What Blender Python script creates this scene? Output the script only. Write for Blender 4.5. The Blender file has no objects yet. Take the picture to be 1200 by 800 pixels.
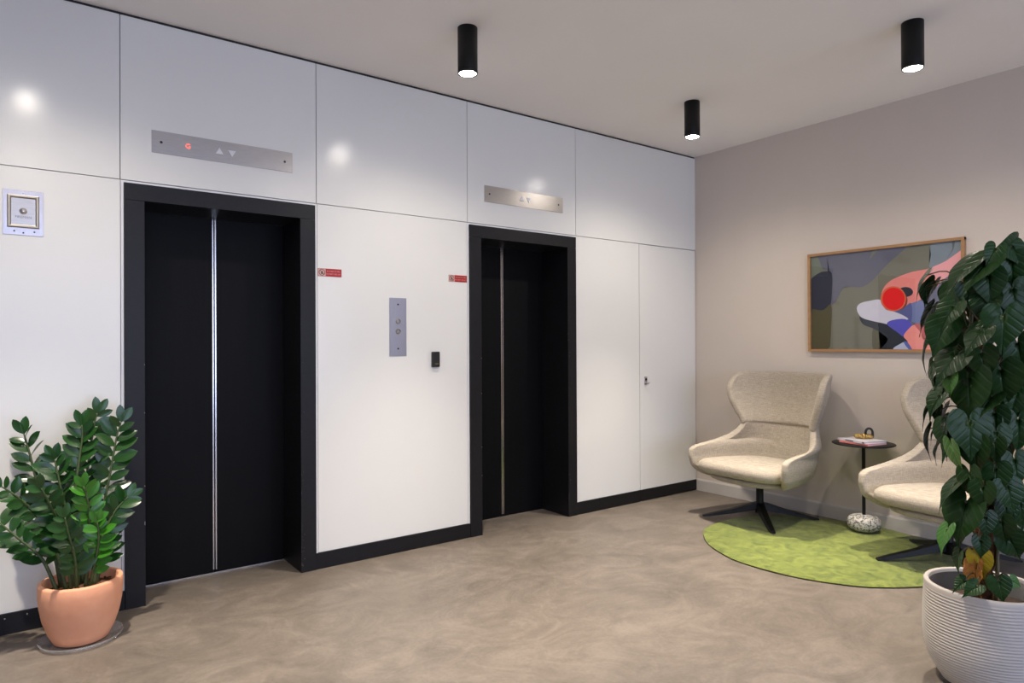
import bpy, bmesh, math, random
from mathutils import Vector, Matrix

random.seed(7)
scene = bpy.context.scene
COL = scene.collection

# ------------------------------------------------------------------ camera
FPX = 784.2
CAM = Vector((-5.0438, -3.9448, 1.35))
YAW, PIT, ROL = 0.9320, 0.0038, -0.0049
FWD = Vector((math.cos(YAW) * math.cos(PIT), math.sin(YAW) * math.cos(PIT), math.sin(PIT)))
R0 = Vector((math.sin(YAW), -math.cos(YAW), 0))
U0 = R0.cross(FWD)
RGT = R0 * math.cos(ROL) + U0 * math.sin(ROL)
UPV = -R0 * math.sin(ROL) + U0 * math.cos(ROL)
cd = bpy.data.cameras.new('camera')
cd.sensor_width = 36.0
cd.lens = FPX / 1200 * 36.0
cd.clip_start = 0.05
cam = bpy.data.objects.new('camera', cd)
COL.objects.link(cam)
cam.matrix_world = Matrix(((RGT.x, UPV.x, -FWD.x, CAM.x), (RGT.y, UPV.y, -FWD.y, CAM.y),
                           (RGT.z, UPV.z, -FWD.z, CAM.z), (0, 0, 0, 1)))
scene.camera = cam

# ------------------------------------------------------------------ world, exposure
world = bpy.data.worlds.new('sky')
scene.world = world
world.use_nodes = True
bgn = world.node_tree.nodes['Background']
bgn.inputs[0].default_value = (0.62, 0.71, 1.0, 1)
bgn.inputs[1].default_value = 4.1
scene.view_settings.view_transform = 'Standard'
scene.view_settings.look = 'None'
scene.view_settings.exposure = 0.08
scene.view_settings.gamma = 1.0
scene.view_settings.use_curve_mapping = False
scene.cycles.use_denoising = True
BEAM_W, SPILL_W = 370.0, 50.0
LAMP_COL = (1.0, 0.885, 0.745)

# portal over the window bay behind the viewer: it guides sky sampling and gives no light itself
pd = bpy.data.lights.new('window_portal', 'AREA')
pd.shape = 'RECTANGLE'; pd.size = 7.2; pd.size_y = 2.4
pd.cycles.is_portal = True
po = bpy.data.objects.new('window_portal', pd)
COL.objects.link(po)
po.location = (-4.0, -7.42, 1.5); po.rotation_euler = (math.radians(90), 0, 0)


def pix(u, v):
    return FWD + RGT * ((u - 600) / FPX) - UPV * ((v - 400) / FPX)


def on_y(u, v, y):
    d = pix(u, v); return CAM + d * ((y - CAM.y) / d.y)


def on_x(u, v, x):
    d = pix(u, v); return CAM + d * ((x - CAM.x) / d.x)


def at_d(u, v, dist):
    return CAM + pix(u, v) * dist


# ------------------------------------------------------------------ materials
def lin(r, g, b):
    f = lambda c: (c / 255) / 12.92 if c / 255 <= 0.04045 else ((c / 255 + 0.055) / 1.055) ** 2.4
    return (f(r), f(g), f(b), 1)


def mat(name, col, rough=0.5, metal=0.0, spec=0.5, noise=0.0, nscale=8.0, bump=0.0, bscale=60.0,
        col2=None, coat=0.0, stretch=(1, 1, 1), distort=0.0, detail=4.0, sheen=0.0, emit=0.0, rnoise=0.0):
    m = bpy.data.materials.new(name); m.use_nodes = True
    nt = m.node_tree; b = nt.nodes['Principled BSDF']
    b.inputs['Base Color'].default_value = col
    b.inputs['Roughness'].default_value = rough
    b.inputs['Metallic'].default_value = metal
    b.inputs['Specular IOR Level'].default_value = spec
    b.inputs['Coat Weight'].default_value = coat
    if sheen:
        b.inputs['Sheen Weight'].default_value = sheen
        b.inputs['Sheen Roughness'].default_value = 0.5
    if emit:
        b.inputs['Emission Color'].default_value = col
        b.inputs['Emission Strength'].default_value = emit
    tc = nt.nodes.new('ShaderNodeTexCoord')
    mp = nt.nodes.new('ShaderNodeMapping'); mp.inputs['Scale'].default_value = stretch
    nt.links.new(tc.outputs['Object'], mp.inputs['Vector'])
    if col2 is not None or noise:
        n = nt.nodes.new('ShaderNodeTexNoise')
        n.inputs['Scale'].default_value = nscale; n.inputs['Detail'].default_value = detail
        n.inputs['Distortion'].default_value = distort
        nt.links.new(mp.outputs[0], n.inputs['Vector'])
        rp = nt.nodes.new('ShaderNodeValToRGB')
        rp.color_ramp.elements[0].position = 0.3; rp.color_ramp.elements[1].position = 0.7
        c2 = col2 if col2 is not None else tuple(c * (1 - noise) for c in col[:3]) + (1,)
        rp.color_ramp.elements[0].color = c2; rp.color_ramp.elements[1].color = col
        nt.links.new(n.outputs['Fac'], rp.inputs['Fac'])
        nt.links.new(rp.outputs['Color'], b.inputs['Base Color'])
        if rnoise:
            mr = nt.nodes.new('ShaderNodeMapRange')
            mr.inputs['To Min'].default_value = rough - rnoise; mr.inputs['To Max'].default_value = rough + rnoise
            nt.links.new(n.outputs['Fac'], mr.inputs['Value'])
            nt.links.new(mr.outputs[0], b.inputs['Roughness'])
    if bump:
        n2 = nt.nodes.new('ShaderNodeTexNoise')
        n2.inputs['Scale'].default_value = bscale; n2.inputs['Detail'].default_value = 3
        nt.links.new(mp.outputs[0], n2.inputs['Vector'])
        bp = nt.nodes.new('ShaderNodeBump'); bp.inputs['Strength'].default_value = bump
        bp.inputs['Distance'].default_value = 0.01
        nt.links.new(n2.outputs['Fac'], bp.inputs['Height'])
        nt.links.new(bp.outputs[0], b.inputs['Normal'])
    return m


def floor_material():
    m = bpy.data.materials.new('microcement'); m.use_nodes = True
    nt = m.node_tree; b = nt.nodes['Principled BSDF']; L = nt.links.new
    tc = nt.nodes.new('ShaderNodeTexCoord')
    n1 = nt.nodes.new('ShaderNodeTexNoise'); n1.inputs['Scale'].default_value = 1.3
    n1.inputs['Detail'].default_value = 6; n1.inputs['Distortion'].default_value = 1.6
    n1.inputs['Roughness'].default_value = 0.62
    mp = nt.nodes.new('ShaderNodeMapping'); mp.inputs['Rotation'].default_value = (0, 0, 0.6)
    mp.inputs['Scale'].default_value = (1.0, 1.35, 1)
    L(tc.outputs['Object'], mp.inputs['Vector'])
    n2 = nt.nodes.new('ShaderNodeTexNoise'); n2.inputs['Scale'].default_value = 2.6
    n2.inputs['Detail'].default_value = 10; n2.inputs['Distortion'].default_value = 2.5
    n2.inputs['Roughness'].default_value = 0.76
    L(tc.outputs['Object'], n1.inputs['Vector']); L(mp.outputs[0], n2.inputs['Vector'])
    n3 = nt.nodes.new('ShaderNodeTexNoise'); n3.inputs['Scale'].default_value = 60
    n3.inputs['Detail'].default_value = 4
    L(tc.outputs['Object'], n3.inputs['Vector'])
    mx = nt.nodes.new('ShaderNodeMix'); mx.data_type = 'FLOAT'; mx.inputs[0].default_value = 0.65
    L(n1.outputs['Fac'], mx.inputs[2]); L(n2.outputs['Fac'], mx.inputs[3])
    mx2 = nt.nodes.new('ShaderNodeMix'); mx2.data_type = 'FLOAT'; mx2.inputs[0].default_value = 0.12
    L(mx.outputs[0], mx2.inputs[2]); L(n3.outputs['Fac'], mx2.inputs[3])
    rp = nt.nodes.new('ShaderNodeValToRGB'); e = rp.color_ramp.elements
    e[0].position = 0.36; e[0].color = (0.105, 0.089, 0.074, 1)
    e[1].position = 0.62; e[1].color = (0.208, 0.177, 0.148, 1)
    k = e.new(0.5); k.color = (0.156, 0.132, 0.110, 1)
    L(mx2.outputs[0], rp.inputs['Fac']); L(rp.outputs['Color'], b.inputs['Base Color'])
    mr = nt.nodes.new('ShaderNodeMapRange'); mr.inputs['From Min'].default_value = 0.3
    mr.inputs['From Max'].default_value = 0.7
    mr.inputs['To Min'].default_value = 0.40; mr.inputs['To Max'].default_value = 0.56
    L(mx.outputs[0], mr.inputs['Value']); L(mr.outputs[0], b.inputs['Roughness'])
    b.inputs['Specular IOR Level'].default_value = 0.4
    bp = nt.nodes.new('ShaderNodeBump'); bp.inputs['Strength'].default_value = 0.08
    bp.inputs['Distance'].default_value = 0.01
    L(mx2.outputs[0], bp.inputs['Height']); L(bp.outputs[0], b.inputs['Normal'])
    return m


def fabric_material(name, c1, c2):
    m = bpy.data.materials.new(name); m.use_nodes = True
    nt = m.node_tree; b = nt.nodes['Principled BSDF']; L = nt.links.new
    tc = nt.nodes.new('ShaderNodeTexCoord')
    facs = []
    for sc in ((40, 40, 600), (600, 600, 40)):
        mp = nt.nodes.new('ShaderNodeMapping'); mp.inputs['Scale'].default_value = [s / 10 for s in sc]
        n = nt.nodes.new('ShaderNodeTexNoise'); n.inputs['Scale'].default_value = 6.0
        n.inputs['Detail'].default_value = 2
        L(tc.outputs['Object'], mp.inputs['Vector']); L(mp.outputs[0], n.inputs['Vector'])
        facs.append(n)
    mx = nt.nodes.new('ShaderNodeMix'); mx.data_type = 'FLOAT'; mx.inputs[0].default_value = 0.5
    L(facs[0].outputs['Fac'], mx.inputs[2]); L(facs[1].outputs['Fac'], mx.inputs[3])
    rp = nt.nodes.new('ShaderNodeValToRGB')
    rp.color_ramp.elements[0].position = 0.36; rp.color_ramp.elements[0].color = c2
    rp.color_ramp.elements[1].position = 0.64; rp.color_ramp.elements[1].color = c1
    L(mx.outputs[0], rp.inputs['Fac']); L(rp.outputs['Color'], b.inputs['Base Color'])
    b.inputs['Roughness'].default_value = 0.95
    b.inputs['Specular IOR Level'].default_value = 0.15
    b.inputs['Sheen Weight'].default_value = 0.15
    bp = nt.nodes.new('ShaderNodeBump'); bp.inputs['Strength'].default_value = 0.25
    bp.inputs['Distance'].default_value = 0.004
    L(mx.outputs[0], bp.inputs['Height']); L(bp.outputs[0], b.inputs['Normal'])
    return m


def leaf_material(name, c1, c2, vein, rough=0.3, vscale=1.0, veins=True, spec=0.5):
    """Leaf colours vary over each leaf; side veins are curved ridges drawn from the leaf's own coordinates."""
    m = bpy.data.materials.new(name); m.use_nodes = True
    nt = m.node_tree; b = nt.nodes['Principled BSDF']; L = nt.links.new
    tc = nt.nodes.new('ShaderNodeTexCoord')
    oi = nt.nodes.new('ShaderNodeObjectInfo')
    n = nt.nodes.new('ShaderNodeTexNoise'); n.inputs['Scale'].default_value = 3.0
    L(tc.outputs['Object'], n.inputs['Vector'])
    ad = nt.nodes.new('ShaderNodeMath'); ad.operation = 'MULTIPLY_ADD'
    ad.inputs[1].default_value = 0.6; L(oi.outputs['Random'], ad.inputs[0])
    ms = nt.nodes.new('ShaderNodeMath'); ms.operation = 'MULTIPLY'; ms.inputs[1].default_value = 0.5
    L(n.outputs['Fac'], ms.inputs[0]); L(ms.outputs[0], ad.inputs[2])
    mx = nt.nodes.new('ShaderNodeMix'); mx.data_type = 'RGBA'
    mx.inputs[6].default_value = c1; mx.inputs[7].default_value = c2
    L(ad.outputs[0], mx.inputs[0])
    out = mx.outputs[2]
    b.inputs['Roughness'].default_value = rough
    b.inputs['Specular IOR Level'].default_value = spec
    if veins:
        sx = nt.nodes.new('ShaderNodeSeparateXYZ'); L(tc.outputs['Object'], sx.inputs[0])
        ab = nt.nodes.new('ShaderNodeMath'); ab.operation = 'ABSOLUTE'; L(sx.outputs['X'], ab.inputs[0])
        m1 = nt.nodes.new('ShaderNodeMath'); m1.operation = 'MULTIPLY_ADD'
        m1.inputs[1].default_value = 0.9; L(ab.outputs[0], m1.inputs[0]); L(sx.outputs['Y'], m1.inputs[2])
        m2 = nt.nodes.new('ShaderNodeMath'); m2.operation = 'MULTIPLY'; m2.inputs[1].default_value = 15.0 * vscale
        L(m1.outputs[0], m2.inputs[0])
        si = nt.nodes.new('ShaderNodeMath'); si.operation = 'SINE'; L(m2.outputs[0], si.inputs[0])
        pw = nt.nodes.new('ShaderNodeMath'); pw.operation = 'POWER'; pw.inputs[1].default_value = 10.0
        a2 = nt.nodes.new('ShaderNodeMath'); a2.operation = 'ABSOLUTE'; L(si.outputs[0], a2.inputs[0])
        L(a2.outputs[0], pw.inputs[0])
        mid = nt.nodes.new('ShaderNodeMapRange'); mid.inputs['From Min'].default_value = 0.0
        mid.inputs['From Max'].default_value = 0.03; mid.inputs['To Min'].default_value = 1.0
        mid.inputs['To Max'].default_value = 0.0
        L(ab.outputs[0], mid.inputs['Value'])
        mxx = nt.nodes.new('ShaderNodeMath'); mxx.operation = 'MAXIMUM'
        m3 = nt.nodes.new('ShaderNodeMath'); m3.operation = 'MULTIPLY'; m3.inputs[1].default_value = 0.45
        L(pw.outputs[0], m3.inputs[0]); L(m3.outputs[0], mxx.inputs[0]); L(mid.outputs[0], mxx.inputs[1])
        mv = nt.nodes.new('ShaderNodeMix'); mv.data_type = 'RGBA'; mv.inputs[7].default_value = vein
        m4 = nt.nodes.new('ShaderNodeMath'); m4.operation = 'MULTIPLY'; m4.inputs[1].default_value = 0.35
        L(mxx.outputs[0], m4.inputs[0]); L(m4.outputs[0], mv.inputs[0]); L(out, mv.inputs[6])
        out = mv.outputs[2]
        bp = nt.nodes.new('ShaderNodeBump'); bp.inputs['Strength'].default_value = 0.5
        bp.inputs['Distance'].default_value = 0.004; bp.invert = True
        L(mxx.outputs[0], bp.inputs['Height']); L(bp.outputs[0], b.inputs['Normal'])
    L(out, b.inputs['Base Color'])
    return m


def glass_material(name, tint=(1, 1, 1, 1), rough=0.0, ior=1.5, base=0.0):
    m = bpy.data.materials.new(name); m.use_nodes = True
    nt = m.node_tree
    for n in list(nt.nodes): nt.nodes.remove(n)
    o = nt.nodes.new('ShaderNodeOutputMaterial'); t = nt.nodes.new('ShaderNodeBsdfTransparent')
    g = nt.nodes.new('ShaderNodeBsdfGlossy'); x = nt.nodes.new('ShaderNodeMixShader')
    fr = nt.nodes.new('ShaderNodeLayerWeight'); fr.inputs['Blend'].default_value = 0.5
    pw = nt.nodes.new('ShaderNodeMath'); pw.operation = 'POWER'; pw.inputs[1].default_value = 5.0
    nt.links.new(fr.outputs['Facing'], pw.inputs[0])
    t.inputs[0].default_value = tint; g.inputs['Roughness'].default_value = rough
    ad = nt.nodes.new('ShaderNodeMath'); ad.operation = 'MULTIPLY_ADD'; ad.inputs[1].default_value = 0.9; ad.inputs[2].default_value = 0.04 + base
    nt.links.new(pw.outputs[0], ad.inputs[0]); nt.links.new(ad.outputs[0], x.inputs[0])
    nt.links.new(t.outputs[0], x.inputs[1]); nt.links.new(g.outputs[0], x.inputs[2])
    nt.links.new(x.outputs[0], o.inputs[0])
    return m


def rug_material():
    m = mat('green_rug_pile', (0.24, 0.285, 0.052, 1), rough=1.0, spec=0.05, col2=(0.10, 0.135, 0.02, 1), nscale=11,
            bump=0.9, bscale=160, distort=1.2, detail=8, sheen=0.25)
    return m


def terrazzo_material():
    m = bpy.data.materials.new('terrazzo_stone'); m.use_nodes = True
    nt = m.node_tree; b = nt.nodes['Principled BSDF']; L = nt.links.new
    tc = nt.nodes.new('ShaderNodeTexCoord')
    v = nt.nodes.new('ShaderNodeTexVoronoi'); v.inputs['Scale'].default_value = 130
    L(tc.outputs['Object'], v.inputs['Vector'])
    rp = nt.nodes.new('ShaderNodeValToRGB'); rp.color_ramp.interpolation = 'CONSTANT'
    e = rp.color_ramp.elements
    e[0].position = 0; e[0].color = (0.02, 0.02, 0.02, 1)
    e[1].position = 0.30; e[1].color = (0.17, 0.19, 0.18, 1)
    k = e.new(0.40); k.color = (0.50, 0.48, 0.45, 1)
    L(v.outputs['Color'], rp.inputs['Fac']); L(rp.outputs['Color'], b.inputs['Base Color'])
    b.inputs['Roughness'].default_value = 0.5
    return m


def wood_material(name, c1, c2):
    return mat(name, c1, rough=0.45, col2=c2, nscale=14, stretch=(1, 0.12, 1), detail=6, distort=0.6)


M = {}
M['floor'] = floor_material()
M['panel'] = mat('white_lacquer', (0.76, 0.76, 0.735, 1), rough=0.2, spec=0.5, noise=0.015, nscale=2)
M['joint'] = mat('panel_joint', (0.55, 0.55, 0.55, 1), rough=0.8, noise=0.05)
M['gapblack'] = mat('gap_black', (0.012, 0.012, 0.013, 1), rough=0.6, noise=0.1)
M['wallpaint'] = mat('warm_grey_paint', (0.635, 0.565, 0.505, 1), rough=0.7, spec=0.3, noise=0.03, nscale=3, bump=0.04, bscale=150)
M['skirting'] = mat('grey_skirting', (0.56, 0.53, 0.50, 1), rough=0.4, noise=0.03)
M['ceil'] = mat('ceiling_paint', (0.92, 0.89, 0.87, 1), rough=0.9, spec=0.2, noise=0.02, nscale=2)
M['black'] = mat('black_paint', (0.009, 0.009, 0.011, 1), rough=0.42, spec=0.28, noise=0.25, nscale=30, bump=0.03, bscale=200, rnoise=0.06)
M['doorleaf'] = mat('black_door_sheet', (0.004, 0.004, 0.005, 1), rough=0.5, spec=0.12, noise=0.3, nscale=5, stretch=(30, 30, 0.5))
M['chip'] = mat('paint_chip', (0.35, 0.34, 0.34, 1), rough=0.6, noise=0.2)
M['steel'] = mat('brushed_steel', (0.50, 0.48, 0.47, 1), rough=0.30, metal=1.0, noise=0.12, nscale=40, stretch=(0.4, 1, 8))
M['steelv'] = mat('brushed_steel_upright', (0.56, 0.54, 0.58, 1), rough=0.30, metal=1.0, noise=0.10, nscale=40, stretch=(8, 1, 0.4))  # slight lilac in the base colour imitates a cool reflection
M['chrome'] = mat('steel_edge', (0.72, 0.70, 0.70, 1), rough=0.22, metal=1.0, noise=0.05)
M['brass'] = mat('dull_bronze', (0.46, 0.40, 0.30, 1), rough=0.32, metal=1.0, noise=0.2, nscale=20)
M['hole'] = mat('dark_hole', (0.005, 0.005, 0.005, 1), rough=0.5, noise=0.1)
M['whitetrim'] = mat('white_edge_trim', (0.80, 0.80, 0.80, 1), rough=0.35, noise=0.02)
M['signred'] = mat('sign_red', lin(168, 24, 30), rough=0.35, noise=0.05)
M['signpale'] = mat('sign_pale', lin(205, 160, 150), rough=0.4, noise=0.05)
M['signgrey'] = mat('sign_pictogram', (0.06, 0.045, 0.04, 1), rough=0.5, noise=0.1)
M['ledred'] = mat('led_red', (1.0, 0.10, 0.05, 1), rough=0.4, emit=2.2)
M['button'] = mat('arrow_lens', (0.75, 0.75, 0.76, 1), rough=0.25, noise=0.04)
M['blackplastic'] = mat('black_plastic', (0.012, 0.012, 0.012, 1), rough=0.35, noise=0.1)
M['blackmetal'] = mat('black_powder_coat', (0.008, 0.008, 0.008, 1), rough=0.45, spec=0.25, noise=0.2, nscale=80)
M['lens'] = mat('lamp_lens', (1.0, 0.93, 0.84, 1), rough=0.5, emit=120.0)
M['fabric'] = fabric_material('oatmeal_weave', (0.475, 0.42, 0.345, 1), (0.30, 0.262, 0.212, 1))
M['rug'] = rug_material()
M['rugedge'] = mat('rug_edge', (0.05, 0.045, 0.02, 1), rough=0.9, noise=0.3, nscale=60)
M['terrazzo'] = terrazzo_material()
M['terracotta'] = mat('terracotta', lin(230, 170, 138), rough=0.75, col2=lin(218, 154, 120), nscale=6, bump=0.08, bscale=40, spec=0.25)
M['soil'] = mat('bark_soil', (0.06, 0.028, 0.016, 1), rough=0.95, col2=(0.16, 0.07, 0.035, 1), nscale=45, bump=1.0, bscale=70)
M['soildark'] = mat('dark_potting_soil', (0.028, 0.016, 0.011, 1), rough=0.95, col2=(0.06, 0.03, 0.018, 1), nscale=45, bump=1.0, bscale=70)
M['potwhite'] = mat('off_white_planter', (0.50, 0.465, 0.43, 1), rough=0.65, spec=0.3, noise=0.06, nscale=10)
M['liner'] = mat('dark_liner', (0.025, 0.024, 0.026, 1), rough=0.35, noise=0.2)
M['clear'] = glass_material('clear_plastic', tint=(0.98, 0.98, 0.99, 1), rough=0.15, base=0.05)
_nt = M['clear'].node_tree
_df = _nt.nodes.new('ShaderNodeBsdfDiffuse'); _df.inputs[0].default_value = (0.75, 0.75, 0.76, 1)
_mx = _nt.nodes.new('ShaderNodeMixShader'); _mx.inputs[0].default_value = 0.16
_gm = next(n for n in _nt.nodes if n.type == 'MIX_SHADER' and n is not _mx)
_out = next(n for n in _nt.nodes if n.type == 'OUTPUT_MATERIAL')
_nt.links.new(_gm.outputs[0], _mx.inputs[1]); _nt.links.new(_df.outputs[0], _mx.inputs[2]); _nt.links.new(_mx.outputs[0], _out.inputs[0])
M['glass'] = glass_material('picture_glass', ior=1.5, base=0.015)
M['zz'] = leaf_material('dark_glossy_leaf', (0.005, 0.030, 0.008, 1), (0.016, 0.068, 0.010, 1), (0.05, 0.14, 0.03, 1), rough=0.26, veins=False)
M['zzbright'] = leaf_material('fresh_green_leaf', (0.022, 0.12, 0.010, 1), (0.04, 0.17, 0.012, 1), (0.1, 0.3, 0.05, 1), rough=0.25, veins=False)
M['zzstem'] = mat('green_stem', (0.065, 0.095, 0.03, 1), rough=0.5, col2=(0.03, 0.05, 0.015, 1), nscale=50)
M['philo'] = leaf_material('heart_leaf_green', (0.007, 0.027, 0.006, 1), (0.015, 0.048, 0.010, 1), (0.045, 0.085, 0.035, 1), rough=0.32, spec=0.24)
M['philolight'] = leaf_material('heart_leaf_light_green', (0.03, 0.12, 0.012, 1), (0.05, 0.16, 0.02, 1), (0.12, 0.22, 0.06, 1), rough=0.35)  # light green leaves; also paints in the glow of a backlit one
M['yellowleaf'] = leaf_material('yellowed_leaf', (0.50, 0.33, 0.015, 1), (0.42, 0.36, 0.02, 1), (0.25, 0.30, 0.03, 1), rough=0.45)
M['brownleaf'] = leaf_material('withered_leaf', (0.30, 0.10, 0.012, 1), (0.42, 0.19, 0.02, 1), (0.2, 0.07, 0.01, 1), rough=0.55)
M['petiole'] = mat('leaf_stalk', (0.06, 0.08, 0.025, 1), rough=0.5, col2=(0.12, 0.05, 0.02, 1), nscale=20)
M['moss'] = mat('coir_pole', (0.13, 0.055, 0.026, 1), rough=1.0, col2=(0.035, 0.016, 0.010, 1), nscale=35, bump=1.0, bscale=90, spec=0.1)
M['oak'] = wood_material('oak_frame', (0.42, 0.235, 0.105, 1), (0.33, 0.175, 0.075, 1))
M['paper'] = mat('book_paper', (0.75, 0.73, 0.72, 1), rough=0.7, noise=0.05, nscale=50, stretch=(1, 1, 20))
M['pink'] = mat('pink_cover', lin(226, 128, 122), rough=0.5, noise=0.05)
M['whitecover'] = mat('white_cover', lin(214, 212, 220), rough=0.35, noise=0.04)
M['inktext'] = mat('printed_ink', (0.10, 0.08, 0.10, 1), rough=0.6, noise=0.1)
M['gold'] = mat('hammered_gold', (0.62, 0.42, 0.14, 1), rough=0.33, metal=1.0, noise=0.3, nscale=60, bump=0.5, bscale=120)
M['backpaint'] = mat('light_grey_paint', (0.50, 0.49, 0.48, 1), rough=0.8, noise=0.03)

# ------------------------------------------------------------------ mesh helpers


def link(name, me, m, parent=None):
    o = bpy.data.objects.new(name, me)
    COL.objects.link(o)
    if m is not None and not me.materials:
        me.materials.append(M[m] if isinstance(m, str) else m)
    if parent is not None: o.parent = parent
    return o


def from_bm(name, bm, m, parent=None, smooth=False, loc=None):
    bmesh.ops.recalc_face_normals(bm, faces=bm.faces[:])
    me = bpy.data.meshes.new(name); bm.to_mesh(me); bm.free()
    if smooth:
        for p in me.polygons: p.use_smooth = True
    o = link(name, me, m, parent)
    if loc is not None: o.location = loc
    return o


def from_data(name, vs, fs, m, parent=None, smooth=False):
    me = bpy.data.meshes.new(name); me.from_pydata([tuple(v) for v in vs], [], fs); me.update()
    if smooth:
        for p in me.polygons: p.use_smooth = True
    return link(name, me, m, parent)


def tag(o, label, cat, group=None, kind=None):
    o['label'] = label; o['category'] = cat
    if group: o['group'] = group
    if kind: o['kind'] = kind
    return o


def thing(name, loc, label, cat, group=None, kind=None, rz=0.0):
    o = bpy.data.objects.new(name, None); COL.objects.link(o)
    o.location = loc; o.rotation_euler = (0, 0, rz); o.empty_display_size = 0.1
    return tag(o, label, cat, group, kind)


def add_box(bm, x0, x1, y0, y1, z0, z1, bev=0.0, seg=2):
    vs = [bm.verts.new((x, y, z)) for x in (x0, x1) for y in (y0, y1) for z in (z0, z1)]
    q = [(0, 1, 3, 2), (4, 6, 7, 5), (0, 4, 5, 1), (2, 3, 7, 6), (0, 2, 6, 4), (1, 5, 7, 3)]
    fs = [bm.faces.new([vs[i] for i in f]) for f in q]
    bmesh.ops.recalc_face_normals(bm, faces=fs)
    if bev:
        es = list({e for f in fs for e in f.edges})
        bmesh.ops.bevel(bm, geom=es, offset=bev, segments=seg, affect='EDGES', profile=0.6)


def box(name, x0, x1, y0, y1, z0, z1, m, parent=None, bev=0.0, origin=None):
    bm = bmesh.new()
    o = origin or (0, 0, 0)
    add_box(bm, x0 - o[0], x1 - o[0], y0 - o[1], y1 - o[1], z0 - o[2], z1 - o[2], bev)
    return from_bm(name, bm, m, parent)


def add_lathe(bm, prof, n=32, cx=0, cy=0, close=False):
    rings = []
    for r, z in prof:
        if r < 1e-6:
            rings.append([bm.verts.new((cx, cy, z))])
        else:
            rings.append([bm.verts.new((cx + r * math.cos(2 * math.pi * i / n), cy + r * math.sin(2 * math.pi * i / n), z)) for i in range(n)])
    pairs = list(zip(rings[:-1], rings[1:]))
    if close: pairs.append((rings[-1], rings[0]))
    for a, b in pairs:
        for i in range(n):
            j = (i + 1) % n
            if len(a) == 1 and len(b) == 1: continue
            if len(a) == 1: bm.faces.new((a[0], b[i], b[j]))
            elif len(b) == 1: bm.faces.new((a[i], b[0], a[j]))
            else: bm.faces.new((a[i], b[i], b[j], a[j]))


def lathe(name, prof, m, parent=None, n=32, cx=0, cy=0, smooth=True, close=False):
    bm = bmesh.new(); add_lathe(bm, prof, n, cx, cy, close)
    return from_bm(name, bm, m, parent, smooth)


def add_tube(bm, pts, rads, n=8, cap=True):
    pts = [Vector(p) for p in pts]
    if not hasattr(rads, '__len__'): rads = [rads] * len(pts)
    rings = []; ref = None
    for i, p in enumerate(pts):
        t = (pts[min(i + 1, len(pts) - 1)] - pts[max(i - 1, 0)]).normalized()
        if ref is None:
            ref = t.orthogonal().normalized()
        ref = (ref - t * ref.dot(t)).normalized()
        b = t.cross(ref)
        rings.append([bm.verts.new(p + (ref * math.cos(2 * math.pi * k / n) + b * math.sin(2 * math.pi * k / n)) * rads[i]) for k in range(n)])
    for a, c in zip(rings[:-1], rings[1:]):
        for k in range(n):
            bm.faces.new((a[k], a[(k + 1) % n], c[(k + 1) % n], c[k]))
    if cap:
        bm.faces.new(rings[0][::-1]); bm.faces.new(rings[-1])


def tube(name, pts, rads, m, parent=None, n=8):
    bm = bmesh.new(); add_tube(bm, pts, rads, n)
    return from_bm(name, bm, m, parent, True)


def smoothpath(pts, k=4):
    P = [Vector(p) for p in pts]; out = []
    for i in range(len(P) - 1):
        p0 = P[max(i - 1, 0)]; p1 = P[i]; p2 = P[i + 1]; p3 = P[min(i + 2, len(P) - 1)]
        for j in range(k):
            t = j / k
            out.append(0.5 * ((2 * p1) + (p2 - p0) * t + (2 * p0 - 5 * p1 + 4 * p2 - p3) * t * t + (3 * p1 - p0 - 3 * p2 + p3) * t ** 3))
    out.append(P[-1]); return out


def text_mesh(name, body, size, m, parent, mw, align='CENTER'):
    cu = bpy.data.curves.new(name, 'FONT'); cu.body = body; cu.size = size
    cu.align_x = align; cu.align_y = 'CENTER'; cu.extrude = 0.0003; cu.resolution_u = 3
    tmp = bpy.data.objects.new(name + '_tmp', cu); COL.objects.link(tmp)
    dg = bpy.context.evaluated_depsgraph_get()
    me = bpy.data.meshes.new_from_object(tmp.evaluated_get(dg))
    bpy.data.objects.remove(tmp); bpy.data.curves.remove(cu)
    me.materials.clear()
    o = link(name, me, m, parent); o.matrix_basis = mw
    return o


# text lying on the elevator wall (faces -y): local x -> +x, local y -> +z
def wall_text_matrix(x, y, z):
    return Matrix(((1, 0, 0, x), (0, 0, -1, y), (0, 1, 0, z), (0, 0, 0, 1)))


# ------------------------------------------------------------------ room shell
H = 3.066
XL, YB = -8.2, -7.5
S = 'structure'
fl = box('floor', XL, 0.0, YB, 0.36, -0.06, 0.0, 'floor'); tag(fl, 'taupe trowelled microcement floor', 'floor', kind=S)
ce = box('ceiling', XL, 0.0, YB, 0.02, H, H + 0.1, 'ceil'); tag(ce, 'flat pale ceiling carrying black spotlights', 'ceiling', kind=S)
wr = box('wall_right', 0.0, 0.12, YB, 0.4, -0.06, H + 0.1, 'wallpaint'); tag(wr, 'warm grey painted wall behind the armchairs', 'wall', kind=S)
ws = box('wall_side', XL - 0.12, XL, YB, 0.4, -0.06, H + 0.1, 'backpaint'); tag(ws, 'plain pale wall outside the frame', 'wall', kind=S)
bm = bmesh.new()
add_box(bm, XL, 0, YB - 0.15, YB, -0.06, 0.3); add_box(bm, XL, 0, YB - 0.15, YB, 2.7, H + 0.1)
add_box(bm, XL, -7.6, YB - 0.15, YB, 0.3, 2.7); add_box(bm, -0.4, 0, YB - 0.15, YB, 0.3, 2.7)
wb = from_bm('wall_back', bm, 'backpaint'); tag(wb, 'pale wall with a window bay behind the viewer', 'wall', kind=S)
w1 = thing('window_1', (0, 0, 0), 'wide window bay in the wall behind the viewer', 'window', kind=S)
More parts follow.
